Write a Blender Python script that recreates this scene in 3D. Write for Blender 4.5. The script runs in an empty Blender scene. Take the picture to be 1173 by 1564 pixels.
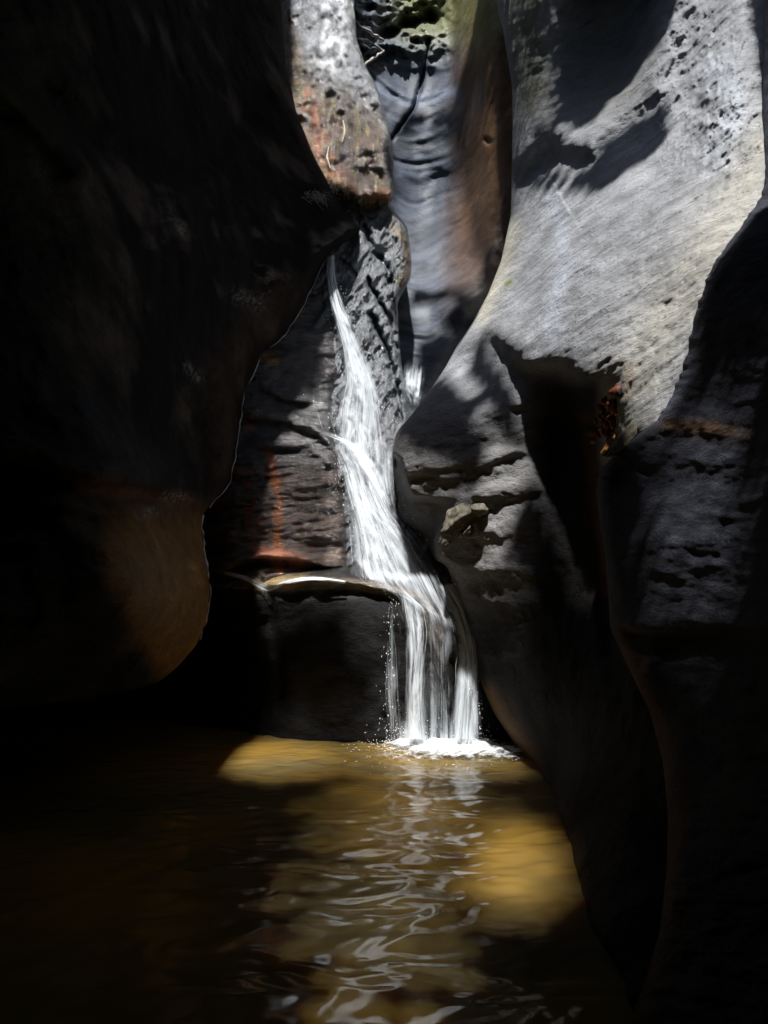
import bpy, math, random
import numpy as np
random.seed(7); rng = np.random.default_rng(11)
S = bpy.context.scene
COL = S.collection

# ------------------------------------------------------------------ camera, world, sun, exposure
PITCH = math.radians(7.3); CAM = np.array([0.0, 0.0, 1.35]); F = 1181.0
cd = bpy.data.cameras.new('camera'); cam = bpy.data.objects.new('camera', cd); COL.objects.link(cam)
cam.location = CAM; cam.rotation_euler = (math.pi/2 + PITCH, 0, 0)
cd.sensor_fit = 'VERTICAL'; cd.angle = 2*math.atan(782/F); cd.clip_start = 0.05; cd.clip_end = 500
S.camera = cam
SUN = np.array([-0.05, -0.46, 0.86]); SUN = SUN/np.linalg.norm(SUN)      # direction towards the sun
elev = math.asin(SUN[2]); azim = math.atan2(SUN[0], SUN[1])
W = bpy.data.worlds.new('World'); S.world = W; W.use_nodes = True
wn = W.node_tree; sky = wn.nodes.new('ShaderNodeTexSky'); sky.sky_type = 'NISHITA'; sky.sun_disc = False
sky.sun_elevation = elev; sky.sun_rotation = azim
wn.links.new(sky.outputs[0], wn.nodes['Background'].inputs[0]); wn.nodes['Background'].inputs[1].default_value = 0.07
sl = bpy.data.lights.new('sun', 'SUN'); so = bpy.data.objects.new('sun', sl); COL.objects.link(so)
sl.energy = 5.0; sl.angle = math.radians(2.2); sl.color = (1.0, 0.97, 0.93)
from mathutils import Vector
so.rotation_euler = Vector(SUN).to_track_quat('Z', 'Y').to_euler(); so.location = (0, 0, 20)
S.view_settings.view_transform = 'Standard'; S.view_settings.look = 'None'
S.view_settings.exposure = 0.8; S.view_settings.gamma = 1; S.view_settings.use_curve_mapping = False
S.render.engine = 'CYCLES'; S.cycles.max_bounces = 6; S.cycles.transparent_max_bounces = 24
S.cycles.use_denoising = True; S.cycles.caustics_reflective = False; S.cycles.caustics_refractive = False
S.cycles.sample_clamp_indirect = 4

# ------------------------------------------------------------------ numeric helpers
def P3(px, py, Y):
    """world point seen at photo pixel (px, py) at distance Y along the canyon"""
    px = np.asarray(px, float); py = np.asarray(py, float); Y = np.asarray(Y, float)
    a = (px-586.5)/F; b = (782-py)/F; c, s = math.cos(PITCH), math.sin(PITCH)
    dy = c - s*b; dz = s + c*b; t = Y/dy
    return np.stack([a*t, Y+0*t, CAM[2]+dz*t], -1)
def waterY(py):
    b = (782-np.asarray(py, float))/F; c, s = math.cos(PITCH), math.sin(PITCH)
    return -CAM[2]*(c-s*b)/(s+c*b)
_p = rng.permutation(256); PERM = np.concatenate([_p, _p, _p])
_g = rng.normal(size=(256, 3)); _g /= np.linalg.norm(_g, axis=1)[:, None]
def perlin(q):
    q = np.asarray(q, float); i = np.floor(q).astype(int); f = q-i; i &= 255
    u = f*f*f*(f*(f*6-15)+10); out = 0
    for a in (0, 1):
        for b in (0, 1):
            for c in (0, 1):
                h = PERM[PERM[PERM[(i[..., 0]+a) & 255]+((i[..., 1]+b) & 255)]+((i[..., 2]+c) & 255)]
                g = _g[h & 255]; d = f-np.array([a, b, c])
                w = (u[..., 0] if a else 1-u[..., 0])*(u[..., 1] if b else 1-u[..., 1])*(u[..., 2] if c else 1-u[..., 2])
                out = out + w*(g*d).sum(-1)
    return out*1.5
def fbm(q, o=4, g=0.5, ridged=False):
    a, s, n = 1.0, 0, 0
    for k in range(o):
        v = perlin(q*(2.03**k)+k*17.3); v = (1-2*abs(v)) if ridged else v
        s = s+a*v; n += a; a *= g
    return s/n
def tps(pts):
    pts = np.array(pts, float); X = pts[:, :2]/500; n = len(X)
    def U(r2): return np.where(r2 > 1e-12, r2*np.log(r2+1e-12), 0)
    K = U(((X[:, None]-X[None])**2).sum(-1))+np.eye(n)*0.002
    Pm = np.c_[np.ones(n), X]; A = np.block([[K, Pm], [Pm.T, np.zeros((3, 3))]])
    w = np.linalg.solve(A, np.r_[pts[:, 2], 0, 0, 0])
    def f(px, py):
        px = np.asarray(px, float)/500; py = np.asarray(py, float)/500
        r = w[n]+w[n+1]*px+w[n+2]*py
        for k in range(n): r = r+w[k]*U((px-X[k, 0])**2+(py-X[k, 1])**2)
        return r
    return f
def pdist(px, py, line):
    """distance to a polyline and signed side (+ = right of travel / below a left-to-right line)"""
    best = np.full(np.shape(px), 1e9); sg = np.zeros(np.shape(px)); tt = np.zeros(np.shape(px)); n = len(line)-1
    for k in range(n):
        (x0, y0), (x1, y1) = line[k][:2], line[k+1][:2]; dx, dy = x1-x0, y1-y0; L = dx*dx+dy*dy
        t = np.clip(((px-x0)*dx+(py-y0)*dy)/L, 0, 1); d = np.hypot(px-x0-t*dx, py-y0-t*dy)
        c = dx*(py-y0)-dy*(px-x0); m = d < best
        best = np.where(m, d, best); sg = np.where(m, np.sign(c), sg); tt = np.where(m, (k+t)/n, tt)
    return best, sg, tt
def ridge(px, py, line, w):
    d, _, _ = pdist(px, py, line); return np.exp(-(d/w)**2)
def ledge(px, py, line, w, reach=None):
    """+1 just above the line, quickly -1 below, fading out with distance: an overhanging lip"""
    d, s, t = pdist(px, py, line); reach = reach or w*5
    end = np.clip(np.minimum(t, 1-t)*8, 0, 1)
    return -np.tanh(s*d/w)*np.exp(-(d/reach)**2)*end
def inside(px, py, poly):
    px = np.asarray(px); py = np.asarray(py); r = np.zeros(px.shape, bool); n = len(poly)
    for i in range(n):
        x0, y0 = poly[i]; x1, y1 = poly[(i+1) % n]
        if y0 == y1: continue
        r ^= ((y0 > py) != (y1 > py)) & (px < (x1-x0)*(py-y0)/(y1-y0)+x0)
    return r
def curve(pts):
    a = np.array(sorted(pts, key=lambda q: q[1]), float)
    def f(y):
        y = np.asarray(y, float); k = np.interp(y, a[:, 1], a[:, 0])
        k2 = (np.interp(y-6, a[:, 1], a[:, 0])+np.interp(y+6, a[:, 1], a[:, 0]))/2
        return (k+k2)/2
    return f
def smooth(a, b, x): t = np.clip((x-a)/(b-a), 0, 1); return t*t*(3-2*t)

# ------------------------------------------------------------------ object helpers
def mk(name, V, Fc, mat, parent=None, label=None, cat=None, kind=None, group=None, attrs=None, smooth_=True, uv=None):
    V = np.asarray(V, float).reshape(-1, 3)
    base = np.array([(V[:, 0].min()+V[:, 0].max())/2, (V[:, 1].min()+V[:, 1].max())/2, V[:, 2].min()])
    if parent is not None: base = np.array(parent.location)
    me = bpy.data.meshes.new(name)
    Fc = np.asarray(Fc); k = Fc.shape[1]
    me.vertices.add(len(V)); me.vertices.foreach_set('co', (V-base).astype(np.float32).ravel())
    me.loops.add(Fc.size); me.loops.foreach_set('vertex_index', Fc.ravel().astype(np.int32))
    me.polygons.add(len(Fc)); me.polygons.foreach_set('loop_start', np.arange(0, Fc.size, k, dtype=np.int32))
    me.polygons.foreach_set('loop_total', np.full(len(Fc), k, np.int32))
    me.update(calc_edges=True)
    me.polygons.foreach_set('use_smooth', np.full(len(Fc), smooth_, bool))
    for an, arr in (attrs or {}).items():
        arr = np.asarray(arr, np.float32)
        if arr.ndim > 1:
            at = me.attributes.new(an, 'FLOAT_COLOR', 'POINT')
            at.data.foreach_set('color', np.c_[arr.reshape(-1, 3), np.ones(len(V))].astype(np.float32).ravel())
        else:
            at = me.attributes.new(an, 'FLOAT', 'POINT'); at.data.foreach_set('value', arr)
    if uv is not None:
        ul = me.uv_layers.new(name='UVMap'); ul.data.foreach_set('uv', np.asarray(uv, np.float32)[Fc.ravel()].ravel())
    me.materials.append(mat)
    o = bpy.data.objects.new(name, me); COL.objects.link(o)
    if parent is not None: o.parent = parent
    else: o.location = base
    tag(o, label, cat, kind, group)
    return o
def tag(o, label=None, cat=None, kind=None, group=None):
    for k, v in (('label', label), ('category', cat), ('kind', kind), ('group', group)):
        if v: o[k] = v
    return o
def empty(name, loc, label, cat, group=None):
    o = bpy.data.objects.new(name, None); COL.objects.link(o); o.location = loc; o.empty_display_size = .2
    return tag(o, label, cat, None, group)
def gridfaces(r, c, flip=False):
    i = np.arange(r*c).reshape(r, c); a, b, d, e = i[:-1, :-1], i[:-1, 1:], i[1:, 1:], i[1:, :-1]
    q = np.stack([a, e, d, b] if not flip else [a, b, d, e], -1); return q.reshape(-1, 4)

# ------------------------------------------------------------------ materials
def newmat(name):
    m = bpy.data.materials.new(name); m.use_nodes = True; return m, m.node_tree, m.node_tree.nodes['Principled BSDF']
def nd(nt, typ, **kw):
    n = nt.nodes.new(typ)
    for k, v in kw.items():
        if k.startswith('i_'): n.inputs[int(k[2:])].default_value = v
        else: setattr(n, k, v)
    return n
def rock_mat(name, grain=1.0, bump=0.6, stretch=(1, 1, 1), rot=(0, 0, 0), var=0.35, pits=0.5, fine=1.0, spec=0.5, glossy=.22):
    m, nt, b = newmat(name); L = nt.links.new
    tc = nd(nt, 'ShaderNodeTexCoord'); mp = nd(nt, 'ShaderNodeMapping'); mp.inputs['Scale'].default_value = stretch; mp.inputs['Rotation'].default_value = rot
    L(tc.outputs['Object'], mp.inputs['Vector'])
    n1 = nd(nt, 'ShaderNodeTexNoise'); n1.inputs['Scale'].default_value = 3.5*grain; n1.inputs['Detail'].default_value = 9; n1.inputs['Roughness'].default_value = .62
    L(mp.outputs[0], n1.inputs['Vector'])
    n2 = nd(nt, 'ShaderNodeTexNoise'); n2.inputs['Scale'].default_value = 38*grain; n2.inputs['Detail'].default_value = 6; n2.inputs['Roughness'].default_value = .7
    L(mp.outputs[0], n2.inputs['Vector'])
    n3 = nd(nt, 'ShaderNodeTexNoise'); n3.inputs['Scale'].default_value = 1.1*grain; n3.inputs['Detail'].default_value = 5
    L(tc.outputs['Object'], n3.inputs['Vector'])
    vo = nd(nt, 'ShaderNodeTexVoronoi'); vo.inputs['Scale'].default_value = 16*grain; vo.inputs['Randomness'].default_value = 1
    L(tc.outputs['Object'], vo.inputs['Vector'])
    at = nd(nt, 'ShaderNodeAttribute', attribute_name='col'); wt = nd(nt, 'ShaderNodeAttribute', attribute_name='wet')
    r1 = nd(nt, 'ShaderNodeMapRange'); r1.inputs[1].default_value = .3; r1.inputs[2].default_value = .7; r1.inputs[3].default_value = 1-var; r1.inputs[4].default_value = 1+var
    L(n1.outputs[0], r1.inputs[0])
    r2 = nd(nt, 'ShaderNodeMapRange'); r2.inputs[1].default_value = .35; r2.inputs[2].default_value = .65; r2.inputs[3].default_value = 1-var*.8; r2.inputs[4].default_value = 1+var*.6
    L(n2.outputs[0], r2.inputs[0])
    r3 = nd(nt, 'ShaderNodeMapRange'); r3.inputs[1].default_value = .3; r3.inputs[2].default_value = .7; r3.inputs[3].default_value = 1-var*.8; r3.inputs[4].default_value = 1+var*.8
    L(n3.outputs[0], r3.inputs[0])
    mm = nd(nt, 'ShaderNodeMath', operation='MULTIPLY'); L(r1.outputs[0], mm.inputs[0]); L(r2.outputs[0], mm.inputs[1])
    m2 = nd(nt, 'ShaderNodeMath', operation='MULTIPLY'); L(mm.outputs[0], m2.inputs[0]); L(r3.outputs[0], m2.inputs[1])
    vm = nd(nt, 'ShaderNodeVectorMath', operation='SCALE'); L(at.outputs['Color'], vm.inputs[0]); L(m2.outputs[0], vm.inputs['Scale'])
    L(vm.outputs[0], b.inputs['Base Color'])
    rr = nd(nt, 'ShaderNodeMapRange'); rr.inputs[3].default_value = .85; rr.inputs[4].default_value = glossy; L(wt.outputs['Fac'], rr.inputs[0])
    ra = nd(nt, 'ShaderNodeMath', operation='MULTIPLY_ADD'); ra.inputs[1].default_value = .25; L(n1.outputs[0], ra.inputs[0])
    rs = nd(nt, 'ShaderNodeMath', operation='SUBTRACT'); rs.inputs[1].default_value = .12; L(rr.outputs[0], rs.inputs[0]); L(rs.outputs[0], ra.inputs[2])
    L(ra.outputs[0], b.inputs['Roughness']); sp = nd(nt, 'ShaderNodeMapRange'); sp.inputs[3].default_value = .02; sp.inputs[4].default_value = spec; L(wt.outputs['Fac'], sp.inputs[0]); L(sp.outputs[0], b.inputs['Specular IOR Level'])
    # relief: coarse swell, grain, pits
    b1 = nd(nt, 'ShaderNodeBump'); b1.inputs['Strength'].default_value = bump; b1.inputs['Distance'].default_value = .05; L(n1.outputs[0], b1.inputs['Height'])
    b2 = nd(nt, 'ShaderNodeBump'); b2.inputs['Strength'].default_value = bump*fine; b2.inputs['Distance'].default_value = .014; L(n2.outputs[0], b2.inputs['Height']); L(b1.outputs[0], b2.inputs['Normal'])
    pr = nd(nt, 'ShaderNodeMapRange'); pr.inputs[1].default_value = .05; pr.inputs[2].default_value = .3; L(vo.outputs['Distance'], pr.inputs[0])
    b3 = nd(nt, 'ShaderNodeBump'); b3.inputs['Strength'].default_value = pits; b3.inputs['Distance'].default_value = .012; L(pr.outputs[0], b3.inputs['Height']); L(b2.outputs[0], b3.inputs['Normal'])
    L(b3.outputs[0], b.inputs['Normal'])
    return m
M_right = rock_mat('grey_gritty_sandstone', 1.0, .75, (1.0, .6, 2.6), (math.radians(35), 0, 0), .22, .6, 1.4, .5)
M_block = rock_mat('dark_gritty_sandstone', 1.3, .8, (1, .7, 2.0), (0, 0, 0), .3, .4, 1, .5)
M_far = rock_mat('banded_slate_sandstone', 1.0, .45, (1, 1, 1.8), (0, 0, 0), .25, .0, .6)
M_left = rock_mat('wet_black_sandstone', 1.1, 1.0, (1, 1, 2.2), (0, 0, 0), .4, .3, 1, .5)
M_fall = rock_mat('wet_cracked_rock', 1.5, 1.0, (1, 1, 1.3), (0, math.radians(30), 0), .35, .4, 1.2, 1.1, .10)
M_slab = rock_mat('wet_layered_rock', 1.2, .9, (.8, .8, 2.2), (0, 0, 0), .5, .3, 1.3, 1.2, .10)
M_chock = rock_mat('wet_mossy_rock', 2.0, 1.0, (1, 1, .8), (0, 0, 0), .55, .25, 1.8, 1.5, .12)

# ------------------------------------------------------------------ rock sheets: a relief with rounded, returning edges
SOFT = []; LITPTS = []                                   # places meant to be lit; they cut the holes of the added roof
SHEETS = {}
def sheet(name, ys, xl, xr, nc, depth, mat, colour, wet, feat=None, rnd=0.06, noise=(.10, 1.3), fine=(.02, 6.0),
          round_l=None, round_r=None, wrap=2.5, lit=(), soft=(), label=None, cat=None, kind=None, group=None, zmin=None):
    ys = np.asarray(ys, float); XL, XR = xl(ys), xr(ys); T = np.linspace(0, 1, nc)
    PX = XL[:, None]+(XR-XL)[:, None]*T[None]; PY = np.repeat(ys[:, None], nc, 1)
    def D(px, py, edges=True):
        d = depth(px, py)
        if feat is not None: d = d+feat(px, py)
        if edges and round_l:
            w, R = round_l; e = np.clip((px-xl(py))/w, 0, 1); d = d+R*(1-np.sqrt(1-(1-e)**2+1e-9))
        if edges and round_r:
            w, R = round_r; e = np.clip((xr(py)-px)/w, 0, 1); d = d+R*(1-np.sqrt(1-(1-e)**2+1e-9))
        q = P3(px, py, d)
        d = d-noise[0]*fbm(q*noise[1], 4)-fine[0]*fbm(q*fine[1], 3, .55)
        return d
    SHEETS[name] = D
    Dm = D(PX, PY)
    cols = [(PX, PY, Dm)]
    if round_l:
        k = np.linspace(1, 0, 7)[:-1]; X = PX[:, :1]+k[None]*20*(1-0)+0; cols.insert(0, (X, np.repeat(ys[:, None], 6, 1), Dm[:, :1]+k[None]**1.2*wrap))
    if round_r:
        k = np.linspace(0, 1, 7)[1:]; X = PX[:, -1:]-k[None]*20; cols.append((X, np.repeat(ys[:, None], 6, 1), Dm[:, -1:]+k[None]**1.2*wrap))
    PX = np.concatenate([c[0] for c in cols], 1); PY = np.concatenate([c[1] for c in cols], 1); DD = np.concatenate([c[2] for c in cols], 1)
    V = P3(PX, PY, DD)
    if zmin is not None: V[..., 2] = np.maximum(V[..., 2], zmin)
    c = colour(PX, PY, V); w = wet(PX, PY, V)
    for poly in lit:
        j = 7*perlin(np.stack([PX/28, PY/28, 0*PX], -1))+4*perlin(np.stack([PX/9, PY/9, 0*PX+5], -1))
        mk_ = inside(PX+j, PY+j, poly); LITPTS.append(V[mk_])
    for cx, cy, rx, ry, pm in soft:
        e = np.hypot((PX-cx)/rx, (PY-cy)/ry)+.2*perlin(np.stack([PX/30, PY/30, 0*PX], -1)); k = e < 1.25; SOFT.append((V[k], pm*(1-smooth(.4, 1.2, e[k]))))
    return mk(name, V, gridfaces(*PX.shape), mat, None, label, cat, kind, group, dict(col=c.reshape(-1, 3), wet=np.broadcast_to(w, PX.shape).ravel()))
def mixc(c, col, a):
    a = np.clip(a, 0, 1)[..., None]; return c*(1-a)+np.array(col)*a
def flat(col): return lambda px, py, V: np.ones(px.shape+(3,))*np.array(col)

ROW = lambda a, b, s: np.arange(a, b+.01, s)
OFF = -460
def rows(a, b, s): # coarse above the frame, fine inside it
    r = []
    if a < -20: r.append(np.arange(a, -20, 14))
    r.append(np.arange(max(a, -20), b+.01, s)); return np.concatenate(r)

# ---- far fluted wall
def far_feat(px, py):
    s = py+62*((px-640)/100.0)**2+0.05*(px-600)
    s = s+14*perlin(np.stack([px/60, py/80, 0*px+1], -1)); q = np.stack([s/22, px/150, 0*px+3], -1); q2 = np.stack([s/9, px/70, 0*px+9], -1)
    a = smooth(720, 660, px-.12*(py-200))
    r = -(.085*fbm(q, 2)+.016*perlin(q2)+.10*fbm(np.stack([px/70, s/60, 0*px+5], -1), 3))*(.2+.8*a)
    r = r-.55*ridge(px, py, [(738, -450), (742, 0), (748, 110), (752, 210), (757, 300), (742, 400), (705, 470)], 30)
    r = r+.20*np.tanh((px-(698-.05*np.maximum(py-150, 0)))/7)*smooth(420, 100, py)*-1
    # hole in the brown fold, crack across the flutes
    r = r+.14*ridge(px, py, [(744, 214), (746, 217)], 4)
    r = r+.22*ridge(px, py, [(655, 60), (648, 110), (632, 165), (598, 212)], 2.6)
    # crags and crevices at the top
    t = smooth(115, 60, py)*smooth(710, 640, px)
    r = r-t*.55*fbm(np.stack([px/46, py/34, 0*px], -1), 4, .5, True)
    r = r+.5*ridge(px, py, [(590, 50), (620, 38), (655, 28)], 9)
    return r
def far_col(px, py, V):
    c = np.ones(px.shape+(3,))*np.array([.062, .075, .10])
    s = py+62*((px-640)/100.0)**2+0.05*(px-600)
    s = s+14*perlin(np.stack([px/60, py/80, 0*px+1], -1)); c = c*np.clip(1+1.1*fbm(np.stack([s/15, px/240, 0*px], -1), 4)+.35*perlin(np.stack([s/3.5, px/120, 0*px+4], -1)), .25, 3)[..., None]
    c = mixc(c, (.15, .085, .045), smooth(672, 726, px+9*perlin(np.stack([px/30, py/30, 0*px], -1))+.10*np.maximum(py-260, 0))*smooth(560, 300, py)*.9)
    c = mixc(c, (.24, .14, .075), ridge(px, py, [(745, 180), (750, 240), (742, 300)], 16)*.6)
    c = mixc(c, (.20, .21, .08), smooth(110, 10, py)*smooth(560, 650, px)*.7)
    c = mixc(c, (.22, .27, .36), ridge(px, py, [(575, 135), (620, 155), (665, 150), (690, 140)], 9)*.5)  # blue gleam painted into the wall's colour
    c = mixc(c, (.26, .29, .33), ridge(px, py, [(608, 480), (650, 478)], 8)*.4)
    c = mixc(c, (.30, .29, .25), ridge(px, py, [(740, 440), (680, 545), (655, 600)], 10)*.4)
    return c
far_d = tps([(480, -400, 14), (540, 0, 12.9), (640, 0, 14.0), (700, 0, 13.2), (780, 0, 11.7), (860, 0, 10.8), (860, -400, 11.5), (640, -400, 15),
             (780, 300, 11.4), (700, 300, 12.7), (640, 300, 13.2), (560, 300, 12.2), (480, 300, 11.4), (480, 600, 10.6), (620, 500, 11.4), (700, 450, 11.7), (780, 420, 11.0), (640, 620, 10.7), (860, 600, 10)])
sheet('fluted_back_wall', rows(OFF, 700, 2.4), lambda y: 0*y+440, lambda y: 0*y+900, 200, far_d, M_far, far_col, lambda px, py, V: .5+.25*perlin(V*1.5), far_feat,
      noise=(.10, .8), fine=(.012, 5), lit=[[(545, -60), (600, -60), (640, -60), (700, 0), (640, 60), (590, 60), (545, 30)], [(585, 130), (640, 142), (690, 132), (680, 165), (630, 172), (590, 160)],
           [(606, 470), (690, 460), (690, 490), (640, 520), (606, 512)], [(600, 215), (680, 200), (700, 260), (735, 440), (600, 440), (600, 330)]], soft=[(742, 270, 34, 130, .45)],
      label='blue grey fluted rock wall with a brown fold, behind the waterfall', cat='rock wall')

# ---- craggy rock the waterfall runs down
fr_r = curve([(600, 320), (622, 345), (629, 400), (627, 425), (607, 462), (609, 510), (614, 560), (622, 620), (640, 680), (700, 760), (760, 900)])
def fr_feat(px, py):
    u = (px*.8+py*.45); v = (py*.9-px*.5)
    r = -.20*fbm(np.stack([u/34, v/95, 0*px], -1), 5, .62, True)
    for ln, w, a in (([(556, 345), (570, 385), (592, 405), (597, 430)], 5, .30), ([(560, 425), (578, 460), (598, 488), (606, 530)], 5, .35), ([(520, 395), (545, 420)], 4, .15),
                     ([(565, 480), (590, 530), (605, 590), (612, 640)], 6, .35), ([(595, 430), (606, 500)], 5, .25)):
        r = r+.55*a*ridge(px+5*perlin(np.stack([px/12, py/12, 0*px], -1)), py, ln, w*.8)
    return r
def fr_col(px, py, V):
    c = np.ones(px.shape+(3,))*np.array([.135, .15, .168])
    c = c*(1+.5*fbm(V*3, 3))[..., None]
    c = mixc(c, (.20, .15, .08), ridge(px, py, [(600, 345), (622, 372), (625, 412), (612, 430)], 7)*.8)
    c = mixc(c, (.07, .07, .075), smooth(560, 700, py)*.5)
    return c
fr_d = tps([(470, 320, 10.4), (520, 400, 10.0), (600, 340, 10.5), (640, 380, 10.7), (560, 460, 9.9), (620, 520, 10.1), (520, 600, 9.45), (620, 640, 9.7), (520, 760, 9.1), (620, 780, 9.0), (700, 800, 9.0), (520, 900, 8.75), (700, 900, 8.6)])
sheet('waterfall_rock_face', rows(318, 905, 2.0), lambda y: 0*y+470, fr_r, 130, fr_d, M_fall, fr_col, lambda px, py, V: .85+0*px, fr_feat, round_r=(14, .35), noise=(.05, 1.6), fine=(.03, 6),
      lit=[[(490, 380), (560, 330), (640, 340), (640, 560), (660, 700), (720, 905), (500, 905), (500, 600)]],
      label='cracked wet grey rock face the upper waterfall slides down', cat='rock')

# ---- layered dark slab left of the falls
ls_r = curve([(502, 385), (500, 440), (513, 505), (520, 560), (508, 620), (512, 680), (522, 740), (530, 800), (532, 900)])
def ls_feat(px, py):
    r = 0*px
    L1 = [(350, 632), (400, 640), (440, 646), (480, 662), (515, 690)]
    r = r-.09*ledge(px, py, L1, 7, 20)
    r = r-.06*ledge(px, py, [(380, 680), (430, 686), (475, 690), (510, 715)], 6, 18)
    r = r-.05*ledge(px, py, [(390, 590), (430, 610), (475, 620)], 5, 22)
    r = r-.12*ledge(px, py, [(340, 862), (400, 852), (450, 856), (520, 874)], 4, 14)
    s = py+.12*(px-430)
    r = r-.11*fbm(np.stack([s/20, px/110, 0*px+2], -1), 5, .55)-.02*fbm(np.stack([px/30, py/12, 0*px+7], -1), 3, .5, True)
    return r
def ls_col(px, py, V):
    c = np.ones(px.shape+(3,))*np.array([.055, .052, .055])
    n = perlin(np.stack([px/14, py/22, 0*px], -1)); n2 = fbm(np.stack([px/30, py/14, 0*px+4], -1), 3)
    c = mixc(c, (.085, .045, .022), smooth(690, 740, py)*(.55+.6*n2))
    c = mixc(c, (.30, .095, .028), ridge(px, py, [(411, 690), (416, 720), (426, 760), (422, 800), (424, 850), (426, 870)], 7+2*n)*smooth(-.9, .3, n+.4*smooth(760, 700, py)))
    c = mixc(c, (.32, .08, .03), ridge(px, py, [(372, 720), (385, 790), (400, 840), (440, 858)], 12)*smooth(-.2, .5, n))
    c = mixc(c, (.30, .10, .04), ridge(px, py, [(395, 838), (440, 850), (460, 858)], 8)*.8)
    c = mixc(c, (.45, .22, .07), ridge(px, py, [(402, 546), (420, 552)], 7)*.9)
    c = mixc(c, (.35, .09, .05), ridge(px, py, [(378, 648), (384, 652)], 5)*.9)
    c = mixc(c, (.20, .20, .21), ridge(px, py, [(385, 638), (440, 642), (490, 668)], 6)*.8)
    return c
ls_d = tps([(300, 380, 9.6), (500, 400, 9.9), (440, 500, 9.3), (380, 560, 9.0), (520, 560, 9.35), (370, 640, 8.9), (500, 660, 9.0), (360, 760, 8.75), (500, 760, 8.75), (430, 740, 8.65), (350, 860, 8.7), (440, 860, 8.55), (525, 870, 8.6), (300, 860, 9.0)])
sheet('layered_slab', rows(380, 900, 2.0), lambda y: 0*y+290, ls_r, 130, ls_d, M_slab, ls_col, lambda px, py, V: .95+.1*perlin(V*3), ls_feat, round_r=(16, .3), noise=(.06, 1.3), fine=(.02, 5),
      lit=[[(360, 625), (440, 632), (510, 665), (510, 700), (480, 700), (380, 655), (360, 650)], [(385, 545), (430, 540), (440, 610), (400, 600)]], soft=[(445, 775, 95, 100, .42)],
      label='dark wet layered slab with orange streaks, left of the waterfall', cat='rock')

# ---- ledge block under the falls, rising from the pool
def ld_feat(px, py):
    r = 0*px
    lip = [(300, 866), (345, 872), (410, 893), (470, 888), (500, 884), (560, 892), (610, 903), (660, 915), (700, 945), (725, 1000)]
    d, s, t = pdist(px, py, lip); above = np.clip(-s*d, 0, 60)
    r = r+above*.020
    r = r-.10*ledge(px, py, [(410, 897), (470, 893), (530, 893), (600, 908), (650, 920)], 6, 20)
    r = r+.12*ridge(px, py, [(402, 890), (412, 930), (420, 1000), (430, 1060)], 9)
    r = r-.06*fbm(np.stack([px/60, py/40, 0*px+2], -1), 4)
    r = r-.35*ridge(px, py, [(640, 935), (655, 980), (662, 1040)], 46)*.5
    return r
def ld_col(px, py, V):
    c = np.ones(px.shape+(3,))*np.array([.009, .0085, .009])
    n = perlin(np.stack([px/16, py/9, 0*px], -1))
    c = mixc(c, (.20, .15, .09), ridge(px, py, [(345, 878), (400, 890), (440, 886)], 12))
    c = mixc(c, (.42, .30, .14), ridge(px, py, [(405, 888), (440, 892), (462, 886)], 8)*.9)
    c = mixc(c, (.30, .22, .14), ridge(px, py, [(480, 888), (560, 896), (640, 912), (690, 950)], 8)*.5)
    c = mixc(c, (.16, .13, .10), ridge(px, py, [(660, 945), (690, 985)], 26)*.6)
    return c
ld_d = tps([(280, 860, 9.5), (340, 870, 8.8), (430, 890, 8.35), (560, 895, 8.25), (660, 910, 8.2), (740, 930, 8.4), (840, 950, 8.6), (420, 1000, 8.5), (360, 1000, 9.2), (280, 1000, 9.7), (540, 1000, 8.2), (660, 1000, 8.1),
            (740, 1060, 8.3), (840, 1100, 8.6), (420, 1140, 8.6), (540, 1140, 8.25), (660, 1140, 8.2), (280, 1140, 9.5), (740, 1140, 8.3)])
sheet('ledge_block', rows(855, 1215, 2.4), lambda y: 0*y+260, lambda y: 0*y+860, 240, ld_d, M_slab, ld_col, lambda px, py, V: .9-.75*smooth(895, 925, py), ld_feat, noise=(.06, 1.4), fine=(.02, 6), zmin=-1.2,
      lit=[[(325, 862), (400, 868), (480, 872), (640, 880), (700, 900), (740, 1000), (745, 1140), (590, 1140), (590, 930), (480, 900), (405, 915), (330, 878)]],
      label='black rock ledge with a pale wet lip, rising from the pool below the falls', cat='rock')

# ---- undercut black wall at the far left of the pool
sheet('undercut_recess', rows(560, 1215, 8), lambda y: 0*y-420, lambda y: 0*y+440, 110, tps([(-400, 600, 6.5), (-400, 1100, 6.5), (0, 1100, 9.4), (300, 1100, 10), (440, 1100, 9.8), (440, 600, 10), (100, 800, 8.6)]), M_left,
      flat((.03, .028, .026)), lambda px, py, V: .5+0*px, None, noise=(.3, .8), fine=(.04, 3), zmin=-1.2, kind='structure')

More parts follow.
